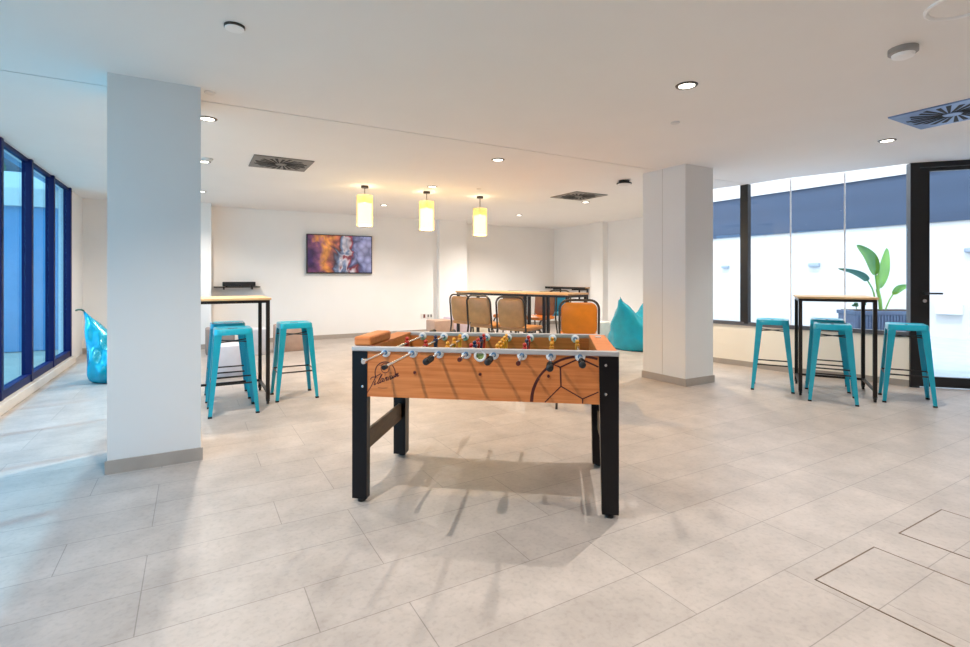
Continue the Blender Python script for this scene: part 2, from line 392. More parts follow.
# ---- window wall with navy frames
win = thing('window_1', 'tall blue glass window wall with navy mullions', 'window'); win['kind'] = 'structure'
ys = [8.375 - 1.02 * k for k in range(0, 7)]                    # mullion centres
edges = [9.40] + ys + [1.26]
for y in edges:
    if y < 0.2: continue
    bm = bmesh.new(); span(bm, (XL - .03, y - .035, .10), (XL + .058, y + .035, CEIL), bev=.004); obj('mullion', bm, M['navy'], win)
bm = bmesh.new(); span(bm, (XL - .03, 1.23, .10), (XL + .05, 9.46, .185), bev=.004); obj('bottom_rail', bm, M['navy'], win)
bm = bmesh.new(); span(bm, (XL - .03, 1.23, CEIL - .03), (XL + .03, 9.46, CEIL)); obj('top_rail', bm, M['navy'], win)
es = sorted([e for e in edges if e > .2])
for a, b in zip(es, es[1:]):
    bm = bmesh.new(); span(bm, (XL - .004, a + .036, .186), (XL + .004, b - .036, CEIL - .031)); obj('pane', bm, M['glass_l'], win)
bm = bmesh.new(); span(bm, (XL - .1, 1.23, 0), (XL + .10, 9.46, .10), bev=.006); struct('sill_left', bm, M['ledge'], 'low pale stone ledge under the blue windows', cat='sill')

# ---- faceted glass front towards the courtyard
def facet_box(bm, p, q, z0, z1, t0, t1, s0=0.0, s1=1.0):
    """box along the line p->q between fractions s0..s1, thickness offsets t0..t1 to the room's outside"""
    d = Vector((q[0] - p[0], q[1] - p[1])); L = d.length; d /= L; n = Vector((-d.y, d.x))
    a = Vector(p) + d * (L * s0); b = Vector(p) + d * (L * s1)
    pts = [a + n * t0, b + n * t0, b + n * t1, a + n * t1]
    prism(bm, [(v.x, v.y) for v in pts], z0, z1)
win2 = thing('window_2', 'clear frameless window towards the white courtyard', 'window'); win2['kind'] = 'structure'
facets = [(P0, P1), (P1, P2), (P2, P3), (P3, P4)]
for p, q in facets:
    bm = bmesh.new(); facet_box(bm, p, q, .625, CEIL, .03, .038); obj('pane', bm, M['glass_r'], win2)
    bm = bmesh.new(); facet_box(bm, p, q, .575, .625, -.015, .07); obj('bottom_rail', bm, M['greyframe'], win2)
bm = bmesh.new()
for p, q in facets: facet_box(bm, p, q, 0, .575, 0, .10)
struct('wall_low', bm, M['wall_warm'], 'low cream wall beneath the courtyard window')
bm = bmesh.new()
for p, q in facets: facet_box(bm, p, q, 0, .075, -.012, 0)
struct('baseboard_low', bm, M['base'], 'taupe baseboard of the low wall under the courtyard window', cat='baseboard')
bm = bmesh.new(); box(bm, (P1[0] + .02, P1[1], (.6 + CEIL) / 2), (.07, .12, CEIL - .6), rz=-.05, bev=.004); obj('mullion', bm, M['black'], win2)
for p in (P2, P3):
    bm = bmesh.new(); box(bm, (p[0] + .03, p[1] + .01, (.6 + CEIL) / 2), (.012, .014, CEIL - .62)); obj('glass_joint', bm, M['silicone'], win2)

door = thing('door_1', 'black framed glass door to the courtyard', 'door'); door['kind'] = 'structure'
LD = math.hypot(P5[0] - P4[0], P5[1] - P4[1])
def fd(m): return m / LD
bm = bmesh.new(); facet_box(bm, P4, P5, 0, CEIL, -.03, .07, 0, fd(.085)); obj('door_frame', bm, M['black'], door)
bm = bmesh.new(); facet_box(bm, P4, P5, CEIL - .055, CEIL, -.03, .07, fd(.085), 1); obj('door_frame', bm, M['black'], door)
bm = bmesh.new(); facet_box(bm, P4, P5, .012, CEIL - .06, -.005, .045, fd(.089), fd(.19)); obj('stile', bm, M['black'], door)
bm = bmesh.new(); facet_box(bm, P4, P5, .012, CEIL - .06, -.005, .045, fd(1.25), fd(1.35)); obj('stile', bm, M['black'], door)
bm = bmesh.new(); facet_box(bm, P4, P5, .012, .125, -.004, .044, fd(.19), fd(1.25)); obj('bottom_rail', bm, M['black'], door)
bm = bmesh.new(); facet_box(bm, P4, P5, CEIL - .10, CEIL - .06, -.004, .044, fd(.19), fd(1.25)); obj('top_rail', bm, M['black'], door)
bm = bmesh.new(); facet_box(bm, P4, P5, .125, CEIL - .10, .016, .024, fd(.19), fd(1.25)); obj('pane', bm, M['glass_r'], door)
bm = bmesh.new(); facet_box(bm, P4, P5, 0, CEIL, -.03, .07, fd(1.355), 1); obj('door_frame', bm, M['black'], door)
dd = Vector((P5[0] - P4[0], P5[1] - P4[1], 0)).normalized(); dn = Vector((dd.y, -dd.x, 0))
def dp(a, o, z): v = Vector((P4[0], P4[1], 0)) + dd * a + dn * o; return (v.x, v.y, z)
bm = bmesh.new(); tube(bm, [dp(.14, .0, 1.07), dp(.14, .055, 1.07), dp(.155, .06, 1.07), dp(.285, .06, 1.07)], .011); cyl(bm, dp(.14, .0, 1.07), dp(.14, .014, 1.07), .026)
obj('handle', bm, M['dark'], door, True)
bm = bmesh.new(); cyl(bm, dp(.14, .0, .985), dp(.14, .016, .985), .02); obj('lock', bm, M['chrome'], door, True)

# ------------------------------------------------------------------ outside
bm = bmesh.new(); prism(bm, [(P0[0] + .13, 5.2), (P1[0] + .12, P1[1]), (P2[0] + .12, P2[1]), (P3[0] + .12, P3[1]), (P4[0] + .10, P4[1] + .02), (P5[0] + .08, P5[1] + .06), (8.4, -3.5), (13.5, -3.5), (13.5, 16), (8.6, 16), (8.6, 7.6)], -.14, -.01)
struct('ground_courtyard', bm, M['patio'], 'pale tiled courtyard ground outside the glass door', cat='ground')
wall('wall_courtyard', (13.5, -4, -.1), (13.7, 18, 2.41), M['cyard'], 'white courtyard wall outside the window')
wall('wall_courtyard_band', (13.45, -4, 2.41), (13.7, 18, 3.50), M['awning'], 'blue cladding band on top of the courtyard wall')
wall('wall_courtyard_top', (13.4, -4, 3.50), (13.7, 18, 4.6), M['cyard'], 'white building edge above the blue cladding band')
def outbox(name, c, s, mat, label, cat, bev=.02, group=None):
    bm = bmesh.new(); box(bm, c, s, bev=bev); o = obj(name, bm, mat); return tag(o, label, cat, group)
outbox('wall_mounted_box', (13.44, 4.22, .60), (.12, .42, .22), M['white'], 'white utility box on the courtyard wall seen through the glass door', 'box', .02)
outbox('wall_light', (13.45, 6.83, 1.57), (.10, .26, .09), M['extgrey'], 'small grey light on the courtyard wall behind the bar table', 'light', .02)
outbox('wall_light', (13.45, 9.27, 1.56), (.10, .22, .08), M['extgrey'], 'small grey light on the courtyard wall beside the pillar', 'light', .02)
outbox('wall_light', (13.45, 3.85, 1.80), (.10, .26, .09), M['extgrey'], 'small grey light on the courtyard wall high in the glass door', 'light', .02)
# far side of the blue windows
bm = bmesh.new(); span(bm, (-9, -3.5, -.14), (XL - .11, 30, -.01)); struct('ground_terrace', bm, M['terrace'], 'pale terrace ground outside the blue windows', cat='ground')
wall('wall_terrace', (-3.0, 11.3, 0), (XL - .1, 11.6, 2.45), M['extblue'], 'blue panelled outside wall at the end of the terrace')
wall('wall_terrace_far', (-9, 16, 0), (-3.0, 16.3, 3.3), M['extblue'], 'blue outside wall across the terrace')
wall('wall_terrace_fascia', (-3.1, 11.2, 2.45), (XL - .1, 11.7, 2.75), M['cyard'], 'white fascia above the blue outside wall')
wall('wall_terrace_beam', (-9, 15.9, 3.3), (-3.0, 16.4, 3.75), M['cyard'], 'white beam above the far terrace wall')
wall('wall_terrace_upper', (-9, 18, 3.76), (-1.7, 18.3, 6.2), M['extdark'], 'slate upper facade beyond the terrace')
wall('roof_terrace', (-2.2, 0.2, 2.86), (XL - .1, 16, 2.98), M['extblue'], 'pale blue canopy over the terrace windows')
bm = bmesh.new()
for k in range(110):
    sph(bm, (random.uniform(-8.5, -2.2), random.uniform(16.95, 17.4), random.uniform(.2, 4.9)), random.uniform(.2, .42), n=8)
tag(obj('foliage', bm, M['foliage'], smooth=True), 'dim green foliage above the far terrace wall', 'foliage', kind='stuff')

# potted plant in the courtyard
PB = (8.97, 3.62)
plant = thing('potted_plant', 'tall banana-leaved plant in a slate blue planter outside the window', 'plant', (PB[0], PB[1], -.01), math.radians(-30))
K = 7.6 / 505.0
def pl(x, y, dep=0.0): return Vector(((x - 882) * K, dep, 1.25 + (277.5 - y) * K + .01))
def planter(bm):
    span(bm, (-.50, -.19, 0), (.50, .19, .73), bev=.012)
    for k in range(22): span(bm, (-.495 + k * .0455, -.20, .02), (-.475 + k * .0455, -.185, .70))
    span(bm, (-.515, -.205, .71), (.515, .205, .765), bev=.006)
one('planter', M['planter'], planter, plant)
one('soil', M['soil'], lambda bm: span(bm, (-.47, -.17, .755), (.47, .17, .772)), plant)
def leaf(path, widths, mat, name='leaf', fold=.35, twist=0.0, tears=True):
    """a curved blade: centre line points, half widths, folded along its midrib"""
    bm = bmesh.new(); rows = []
    n = len(path)
    for i, p in enumerate(path):
        t = (path[min(i + 1, n - 1)] - path[max(i - 1, 0)]).normalized()
        side = t.cross(Vector((0, 1, 0))).normalized()
        side = (side * math.cos(twist) + Vector((0, 1, 0)) * math.sin(twist)).normalized()
        nrm = side.cross(t).normalized()
        w = widths[i]
        rows.append([bm.verts.new(p + side * (w * a) - nrm * (abs(a) * w * fold) + nrm * z) for z in (0, .006) for a in (-1, -.5, 0, .5, 1)])
    for A, B in zip(rows, rows[1:]):
        for o in (0, 5):
            for k in range(4): bm.faces.new((A[o + k], A[o + k + 1], B[o + k + 1], B[o + k]))
        bm.faces.new((A[0], A[5], B[5], B[0])); bm.faces.new((A[4], A[9], B[9], B[4]))
    return obj(name, bm, mat, plant, True, 60)
def interp(pts, n):
    out = []
    m = len(pts) - 1
    for i in range(n + 1):
        t = i / n * m; k = min(int(t), m - 1); f = t - k
        p0 = pts[max(k - 1, 0)]; p1 = pts[k]; p2 = pts[k + 1]; p3 = pts[min(k + 2, m)]
        out.append(0.5 * ((2 * p1) + (-p0 + p2) * f + (2 * p0 - 5 * p1 + 4 * p2 - p3) * f * f + (-p0 + 3 * p1 - 3 * p2 + p3) * f ** 3))
    return out
def bladew(n, wmax, p=.75):
    return [max(.003, wmax * (math.sin(PI * min(1, (i / n) ** p)) ** .7)) for i in range(n + 1)]
leaf(interp([pl(878, 275, 0), pl(871, 262, -.06), pl(862, 253, -.12), pl(851, 245.5, -.16)], 16), bladew(16, .085), M['leaf'], twist=.25)
leaf(interp([pl(880.5, 289, .02), pl(885, 274, .03), pl(889.5, 260, .06), pl(894.5, 247.5, .10)], 16), bladew(16, .10), M['leaf'], twist=-.2)
leaf(interp([pl(873, 281, .06), pl(868, 275.5, .07), pl(858, 271, .08), pl(844.5, 268.5, .09)], 14), bladew(14, .05, .6), M['leaf_d'], twist=.5)
leaf(interp([pl(893.5, 294.5, -.03), pl(897, 289.5, -.05), pl(901, 287, -.07), pl(907, 285.5, -.10)], 14), bladew(14, .05), M['leaf'], twist=.3)
for pts, r in (([pl(883, 311), pl(881, 295, 0), pl(878, 275, 0)], .02), ([pl(884, 311, .02), pl(883, 300, .02), pl(880.5, 289, .02)], .024), ([pl(881, 311, .04), pl(878, 292, .05), pl(873, 281, .06)], .012), ([pl(886, 311, -.02), pl(890, 300, -.03), pl(893.5, 294.5, -.03)], .010)):
    one('stem', M['stem'], lambda bm: tube(bm, interp(pts, 8), r), plant, True)
for x, y in ((858, 304.5), (865.5, 303)):
    bm = bmesh.new(); p = pl(x, y); tube(bm, [pl(x + .6, 311), p], .006)
    for k in range(6): sph(bm, p + Vector((random.uniform(-.03, .03), random.uniform(-.03, .03), random.uniform(-.02, .02))), .026, (1.2, 1, .7), 8)
    obj('sprout', bm, M['leaf_d'], plant, True)

# ------------------------------------------------------------------ table football
FO = (0.765, 2.805); FA = math.radians(-38.257); L = 1.446; W = 0.80
ft = thing('foosball_table', 'wooden table football game with black legs and chrome rods', 'foosball table', (FO[0], FO[1], 0), FA)
ZT, ZB = .868, .590
fp = one('front_panel', M['foos'], lambda bm: span(bm, (.03, .004, ZB), (L - .03, .03, ZT - .026)), ft)
one('back_panel', M['foos'], lambda bm: span(bm, (.03, W - .03, ZB), (L - .03, W - .004, ZT - .026)), ft)
for x0, x1 in ((.004, .108), (L - .108, L - .004)):
    one('end_panel', M['foos'], lambda bm: span(bm, (x0, .03, ZB), (x1, W - .03, ZT - .002), bev=.004), ft)
one('playing_field', M['field'], lambda bm: span(bm, (.108, .03, .72), (L - .108, W - .03, .735)), ft)
one('rim', M['alu'], lambda bm: span(bm, (-.002, -.006, ZT - .026), (L + .002, .028, ZT), bev=.005), ft)['label'] = 'grey metal rim along the front'
one('rim', M['alu'], lambda bm: span(bm, (-.002, W - .028, ZT - .026), (L + .002, W + .006, ZT), bev=.005), ft)
def ball_box(bm):
    span(bm, (.004, .012, ZT), (.104, .36, ZT + .052), bev=.012)
bb = one('ball_return_box', M['foos'], ball_box, ft)
def legf(x0, x1, xi0, xi1, y0, y1):
    # x0..x1 outer line at the top and the foot; inner edge tapers from xi0 (top) to xi1 (foot)
    def f(bm):
        hexa(bm, [(x0, y0, .022), (xi1, y0, .022), (xi1, y1, .022), (x0, y1, .022)], [(x1, y0, ZT - .027), (xi0, y0, ZT - .027), (xi0, y1, ZT - .027), (x1, y1, ZT - .027)])
    return f
for (xo, ti, bi) in ((0.0, .088, .084), (L, L - .102, L - .086)):
    for (y0, y1) in ((0, .05), (W - .085, W)):
        def leg(bm):
            legf(xo, xo, ti, bi, y0, y1)(bm)
        lg = one('leg', M['blk'], leg, ft)
        xc = xo + .045 if xo == 0 else xo - .045; yc = .03 if y0 == 0 else W - .03
        one('leveling_foot', M['dark'], lambda bm: (cyl(bm, (xc, yc, 0), (xc, yc, .012), .022), cyl(bm, (xc, yc, .01), (xc, yc, .024), .01)), lg, True)
        if y0 == 0:
            for z in (.795, .645):
                b = one('bolt', M['chrome'], lambda bm: lathe(bm, [(0, .005), (.006, .004), (.0085, 0)], (0, 0, 0), 12), lg, True)
                b.location = (.061 if xo == 0 else L - .066, 0, z); b.rotation_euler = (PI / 2, 0, 0)
for x in (.036, L - .058):
    one('brace', M['brace'], lambda bm: span(bm, (x, .05, .265), (x + .022, W - .085, .375), bev=.003), ft)
one('plate', M['alu'], lambda bm: span(bm, (L - .075, .60, ZT - .002), (L - .04, .66, ZT + .004), bev=.002), ft)
for x in (.359, .721, 1.085):
    one('screw_cap', M['redend'], lambda bm: cyl(bm, (x, .004, .731), (x, -.003, .731), .008, n=12), ft, True)
# rods:  x, reach in front, style, players
rods = [(.194, .30, 'tail', 1, 'r'), (.348, .44, 'tail', 2, 'r'), (.496, .17, 'grip', 3, 'y'), (.646, .17, 'tail', 5, 'r'), (.796, .14, 'grip', 5, 'y'), (.946, .24, 'tail', 3, 'r'), (1.098, .26, 'grip', 2, 'y'), (1.249, .15, 'grip', 1, 'y')]
ZR = .838
for x, reach, style, npl, team in rods:
    rd = one('rod', M['chrome'], lambda bm: cyl(bm, (x, -reach, ZR), (x, W + (.12 if style == 'grip' else .2), ZR), .0078, n=12), ft, True)
    if style == 'grip':
        def grip(bm):
            for k in range(6): cyl(bm, (x, -reach - .018 * k + .004, ZR), (x, -reach - .018 * (k + 1) + .006, ZR), .0155, .0172, n=14)
            sph(bm, (x, -reach - .108, ZR), .0168, (1, .5, 1), 12)
        one('handle', M['rubber'], grip, rd, True)
        one('end_cap', M['rubber'], lambda bm: cyl(bm, (x, W + .11, ZR), (x, W + .135, ZR), .012, n=12), rd, True)
    else:
        cap = M['dark'] if x > .3 and x < .4 else (M['chrome'] if x < .3 else M['redend'])
        one('end_cap', cap, lambda bm: cyl(bm, (x, -reach - .022, ZR), (x, -reach + .004, ZR), .0115, n=12), rd, True)
        def grip2(bm):
            for k in range(6): cyl(bm, (x, W + .2 + .018 * k - .004, ZR), (x, W + .2 + .018 * (k + 1) - .006, ZR), .0155, .0172, n=14)
        one('handle', M['rubber'], grip2, rd, True)
    for yy, sgn in ((.004, -1), (W - .03, -1)):
        def esc(bm):
            b2 = bmesh.new()
            lathe(bm, [(.0085, .010), (.014, .010), (.021, .008), (.0268, .003), (.0268, 0)], (0, 0, 0), 22)
        e = one('bearing_ring', M['ring'], esc, rd, True); e.location = (x, yy, ZR); e.rotation_euler = (PI / 2, 0, 0)
        h = one('bearing_hub', M['hub'], lambda bm: lathe(bm, [(.0078, .016), (.0128, .015), (.0138, .008)], (0, 0, 0), 16), rd, True); h.location = (x, yy, ZR); h.rotation_euler = (PI / 2, 0, 0)
    for k in range(npl):
        y = .03 + (W - .06) * (k + 1) / (npl + 1)
        def player(bm):
            box(bm, (x, y, ZR), (.026, .030, .030), bev=.005)
            hexa(bm, [(x - .008, y - .011, ZR - .085), (x + .008, y - .011, ZR - .085), (x + .008, y + .011, ZR - .085), (x - .008, y + .011, ZR - .085)],
                 [(x - .010, y - .014, ZR - .012), (x + .010, y - .014, ZR - .012), (x + .010, y + .014, ZR - .012), (x - .010, y + .014, ZR - .012)])
            box(bm, (x + .004, y, ZR - .086), (.03, .024, .012), bev=.003)
            sph(bm, (x, y, ZR + .027), .0125, n=10)
        one('player', {'r': M['p_red'], 'y': M['p_yel']}[team] if k % 2 == 0 or team == 'y' else M['p_blue'], player, rd, True)
cupr = one('ball_cup', M['ring'], lambda bm: lathe(bm, [(.020, .002), (.0225, .010), (.030, .010), (.034, .004), (.034, 0)], (0, 0, 0), 26), ft, True)
cupr.location = (.721, .004, .831); cupr.rotation_euler = (PI / 2, 0, 0)
cc = one('emblem', pm('green_black_emblem', (120, 140, 84), .3, var=.7, scale=70), lambda bm: lathe(bm, [(0, .003), (.021, .003)], (0, 0, 0), 22), cupr)

# printed football and lettering, drawn as thin raised lines on the front panel
def strokes(bm, lines, w, y=.0032):
    """flat ribbons of width w through (x, z) points on the front panel"""
    for ln in lines:
        pts = [Vector((a, 0, b)) for a, b in ln]; n = len(pts); rows = []
        for i, p in enumerate(pts):
            t = (pts[min(i + 1, n - 1)] - pts[max(i - 1, 0)]); t.normalize(); s = Vector((-t.z, 0, t.x))
            ww = w[i] if isinstance(w, list) else w
            rows.append([bm.verts.new((q.x, yy, q.z)) for yy in (.0045, y) for q in (p + s * ww / 2, p - s * ww / 2)])
        for A, B in zip(rows, rows[1:]):
            for i, j in ((0, 1), (1, 3), (3, 2), (2, 0)): bm.faces.new((A[i], A[j], B[j], B[i]))
        bm.faces.new((rows[0][0], rows[0][1], rows[0][3], rows[0][2])); bm.faces.new((rows[-1][0], rows[-1][1], rows[-1][3], rows[-1][2]))
def arc(cx, cz, r, a0, a1, n=30, rz=None):
    rz = rz or r
    return [(cx + r * math.cos(math.radians(a0 + (a1 - a0) * i / n)), cz + rz * math.sin(math.radians(a0 + (a1 - a0) * i / n))) for i in range(n + 1)]
def clipline(ln): return [p for p in ln if ZB + .001 < p[1] < ZT - .028 and p[0] < L - .1]
def ball_print(bm):
    strokes(bm, [clipline(arc(1.256, .592, .262, 180, 64, 60, .246))], .012)
    strokes(bm, [clipline(arc(1.264, .592, .262, 180, 150, 16, .25))], .006)
    hexa_ = [(1.147, .779), (1.15, .679), (1.262, .617), (1.343, .655)]
    strokes(bm, [hexa_[:2]], .0075); strokes(bm, [hexa_[1:3]], .006); strokes(bm, [hexa_[2:]], .006)
    strokes(bm, [[(1.147, .779), (1.226, .818), (1.248, .822)]], .0075); strokes(bm, [[(1.248, .822), (1.275, .815), (1.343, .785)]], .0085)
    strokes(bm, [[(1.15, .679), (1.066, ZB + .002)]], .006); strokes(bm, [[(1.262, .617), (1.262, ZB + .002)]], .006)
    strokes(bm, [[(1.147, .779), (1.10, .796), (1.082, .800)]], .006)
one('football_print', M['ink'], ball_print, fp)
def logo(bm):
    cx, cz = .190, .722
    strokes(bm, [arc(cx, cz, .058, 205, -20, 30, .062)], .005)
    strokes(bm, [arc(cx, cz + .028, .024, 0, 360, 24, .026)], .0034)
    for a in (30, 150, 270):
        c = math.cos(math.radians(a)); s = math.sin(math.radians(a))
        strokes(bm, [[(cx + .024 * c, cz + .028 + .026 * s), (cx + .040 * c, cz + .028 + .040 * s - .004)]], .002)
    strokes(bm, [[(.148, .640), (.178, .639), (.205, .641)]], .002)
    # slanted brush script reading Tilanium
    def g(pts, ox, sc=1.0):
        out = []
        for u, v in pts:
            X = ox + u * .0150 * sc + v * .009 * sc; Z = .650 + (X - .115) * .36 + v * .022 * sc
            out.append((X, Z))
        return out
    let = [([(-1.2, 1.75), (-.6, 2.15), (.6, 2.0), (2.6, 2.3)], 0), ([(.9, 2.1), (.6, 1.0), (.1, -.4), (-.9, -1.6), (-1.8, -1.2)], 0),
           ([(.9, 1.0), (.8, .2), (1.2, 0), (1.6, .3)], .006), ([(1.0, 1.5), (1.15, 1.6)], .006),
           ([(.2, .2), (.9, 1.6), (1.0, 2.1), (.6, 1.6), (.4, .2), (.9, 0), (1.3, .4)], .030),
           ([(1.2, .8), (.6, 1.0), (.1, .5), (.4, 0), (1.0, .4), (1.25, .9), (1.1, .1), (1.6, .2)], .044),
           ([(.2, 0), (.4, 1.0), (.5, .6), (1.0, 1.0), (1.0, .1), (1.5, .2)], .066),
           ([(.3, 1.0), (.2, .2), (.6, 0)], .086), ([(.4, 1.5), (.55, 1.6)], .086),
           ([(.1, 1.0), (.1, .2), (.6, 0), (1.1, .8), (1.0, .1), (1.5, .2)], .097),
           ([(.1, 0), (.3, 1.0), (.4, .6), (.8, 1.0), (.8, .1), (.9, .7), (1.4, 1.0), (1.3, .1), (2.0, .3)], .117)]
    for pts, ox in let: strokes(bm, [[(q.x, q.z) for q in interp([Vector((a, 0, b)) for a, b in g(pts, .106 + ox * 1.12)], 14)]], .0046)
one('logo_print', M['ink'], logo, fp)

# ------------------------------------------------------------------ stools
def build_stool():
    t = thing('bar_stool', 'x', 'stool', group='teal metal stools')
    H = .78; ht, hb = .158, .208
    def seat(bm):
        r = bmesh.ops.create_grid(bm, x_segments=1, y_segments=1, size=ht)
        bmesh.ops.delete(bm, geom=list(bm.verts), context='VERTS')
        n = 6; rad = .04
        def ring(h, z, rr):
            pts = []
            for cx, cy, a0 in ((1, 1, 0), (-1, 1, 90), (-1, -1, 180), (1, -1, 270)):
                for i in range(n + 1):
                    a = math.radians(a0 + 90 * i / n); pts.append(bm.verts.new((cx * (h - rr) + rr * math.cos(a), cy * (h - rr) + rr * math.sin(a), z)))
            return pts
        rs = [ring(ht + .004, H - .055, rad), ring(ht, H - .008, rad), ring(ht - .006, H, rad - .004), ring(ht - .028, H - .001, .02), ring(ht - .036, H - .007, .015)]
        for A, B in zip(rs, rs[1:]):
            for i in range(len(A)): bm.faces.new((A[i], A[(i + 1) % len(A)], B[(i + 1) % len(A)], B[i]))
        bm.faces.new(rs[-1]); bm.faces.new(list(reversed(rs[0])))
    one('seat', M['teal'], seat, t, True, 35)
    one('hand_hole', M['dark'], lambda bm: span(bm, (-.04, -.011, H - .0068), (.04, .011, H - .005), bev=.001), t)
    for sx in (-1, 1):
        for sy in (-1, 1):
            def leg(bm):
                def sec(h, w, th, z):
                    p = [(h, h), (h - w, h), (h - w, h - th), (h - th, h - th), (h - th, h - w), (h, h - w)]
                    return [(sx * a, sy * b, z) for a, b in p]
                hexa(bm, sec(hb, .030, .006, .012), sec(ht, .062, .006, H - .05))
            lg = one('leg', M['teal'], leg, t)
            one('rubber_foot', M['dark'], lambda bm: span(bm, (sx * hb - sx * .031, sy * hb - sy * .031, 0), (sx * hb + sx * .002, sy * hb + sy * .002, .016)), lg)
    def hz(z): return hb + (ht - hb) * z / H
    z = .285; h = hz(z) - .006
    for a, b in (((-h, -h), (h, -h)), ((-h, h), (h, h)), ((-h, -h), (-h, h)), ((h, -h), (h, h))):
        one('foot_bar', M['steel'], lambda bm: span(bm, (a[0] - .002, a[1] - .002, z - .007), (b[0] + .002, b[1] + .002, z + .007)), t)
    z = .655; h = hz(z) - .01
    for s in (1, -1):
        one('cross_brace', M['steel'], lambda bm: cyl(bm, (-h, -s * h, z), (h, s * h, z), .0055, n=8), t)
    return t
st = build_stool()
R = math.radians
spots = [((.32, 5.29), 0, 'teal metal stool in front of the bar table behind the pillar'),
         ((.31, 5.94), 0, 'teal metal stool tucked under the bar table behind the pillar'),
         ((.92, 5.62), 0, 'teal metal stool standing alone between the bar table and the tabletop football game'),
         ((5.67, 3.32), R(30), 'teal metal stool between the wide pillar and the courtyard bar table'),
         ((5.665, 2.70), R(27), 'teal metal stool in front of the courtyard bar table'),
         ((6.22, 3.02), R(27), 'teal metal stool tucked beneath the courtyard bar table, nearly hidden'),
         ((6.26, 2.30), R(27), 'teal metal stool beside the glass door')]
for i, (p, a, lb) in enumerate(spots):
    if i == 0: relabel(st, lb, (p[0], p[1], 0), a)
    else: dup(st, lb, (p[0], p[1], 0), a)

# ------------------------------------------------------------------ bar tables
def build_bar_table(name, lx, ly, H, label, loc, rz, group=None, caster=True, legs=None):
    t = thing(name, label, 'table', loc, rz, group)
    one('tabletop', M['tabletop'], lambda bm: span(bm, (-lx / 2 - .012, -ly / 2 - .012, H - .022), (lx / 2 + .012, ly / 2 + .012, H), bev=.003), t)
    def apron(bm):
        w = .032
        span(bm, (-lx / 2, -ly / 2, H - .05), (lx / 2, -ly / 2 + w, H - .022)); span(bm, (-lx / 2, ly / 2 - w, H - .05), (lx / 2, ly / 2, H - .022))
        span(bm, (-lx / 2, -ly / 2 + w, H - .05), (-lx / 2 + w, ly / 2 - w, H - .022)); span(bm, (lx / 2 - w, -ly / 2 + w, H - .05), (lx / 2, ly / 2 - w, H - .022))
    one('top_frame', M['bframe'], apron, t)
    for sx in (-1, 1):
        for sy in (-1, 1):
            x = sx * (lx / 2 - .0175); y = sy * (ly / 2 - .0175)
            lg = one('leg', M['bframe'], lambda bm: span(bm, (x - .0175, y - .0175, .055 if caster else 0), (x + .0175, y + .0175, H - .05), bev=.002), t)
            if caster:
                one('caster', M['dark'], lambda bm: (cyl(bm, (x - .011, y, .025), (x + .011, y, .025), .025, n=16), span(bm, (x - .017, y - .012, .03), (x - .013, y + .012, .056)), span(bm, (x + .013, y - .012, .03), (x + .017, y + .012, .056)), span(bm, (x - .018, y - .018, .05), (x + .018, y + .018, .056))), lg)
    zz = .115
    for a, b in (((-lx / 2 + .035, ly / 2 - .03), (lx / 2 - .035, ly / 2 - .005)), ((-lx / 2 + .005, -ly / 2 + .035), (-lx / 2 + .03, ly / 2 - .035)), ((lx / 2 - .03, -ly / 2 + .035), (lx / 2 - .005, ly / 2 - .035))):
        one('low_rail', M['bframe'], lambda bm: span(bm, (a[0], a[1], zz - .012), (b[0], b[1], zz + .012)), t)
    return t
build_bar_table('bar_table', .70, .72, 1.05, 'square bar table with oak top behind the pillar by the blue windows', (.305, 5.745, 0), 0, 'square bar tables')
build_bar_table('bar_table', .67, .70, 1.05, 'square bar table with oak top before the courtyard window', (6.03, 2.872, 0), R(-58.5), 'square bar tables')
# two long tables in one line
tdir = Vector((.31, -.95)).normalized(); tn = Vector((-tdir.y, tdir.x))
TA = math.atan2(tdir.y, tdir.x)
n0 = Vector((3.25, 6.44)); LT = 2.09
def tpos(a, b): v = n0 + tdir * a + tn * b; return (v.x, v.y, 0)
build_bar_table('long_bar_table', 1.23, .45, 1.06, 'long bar table with oak top before the brown stools, farther of the joined pair', tpos(.615, .225), TA, None, False)
build_bar_table('long_bar_table', .60, .45, 1.06, 'short bar table with oak top beside the orange chair, joined to a longer one', tpos(1.26 + .30, .225), TA, None, False)

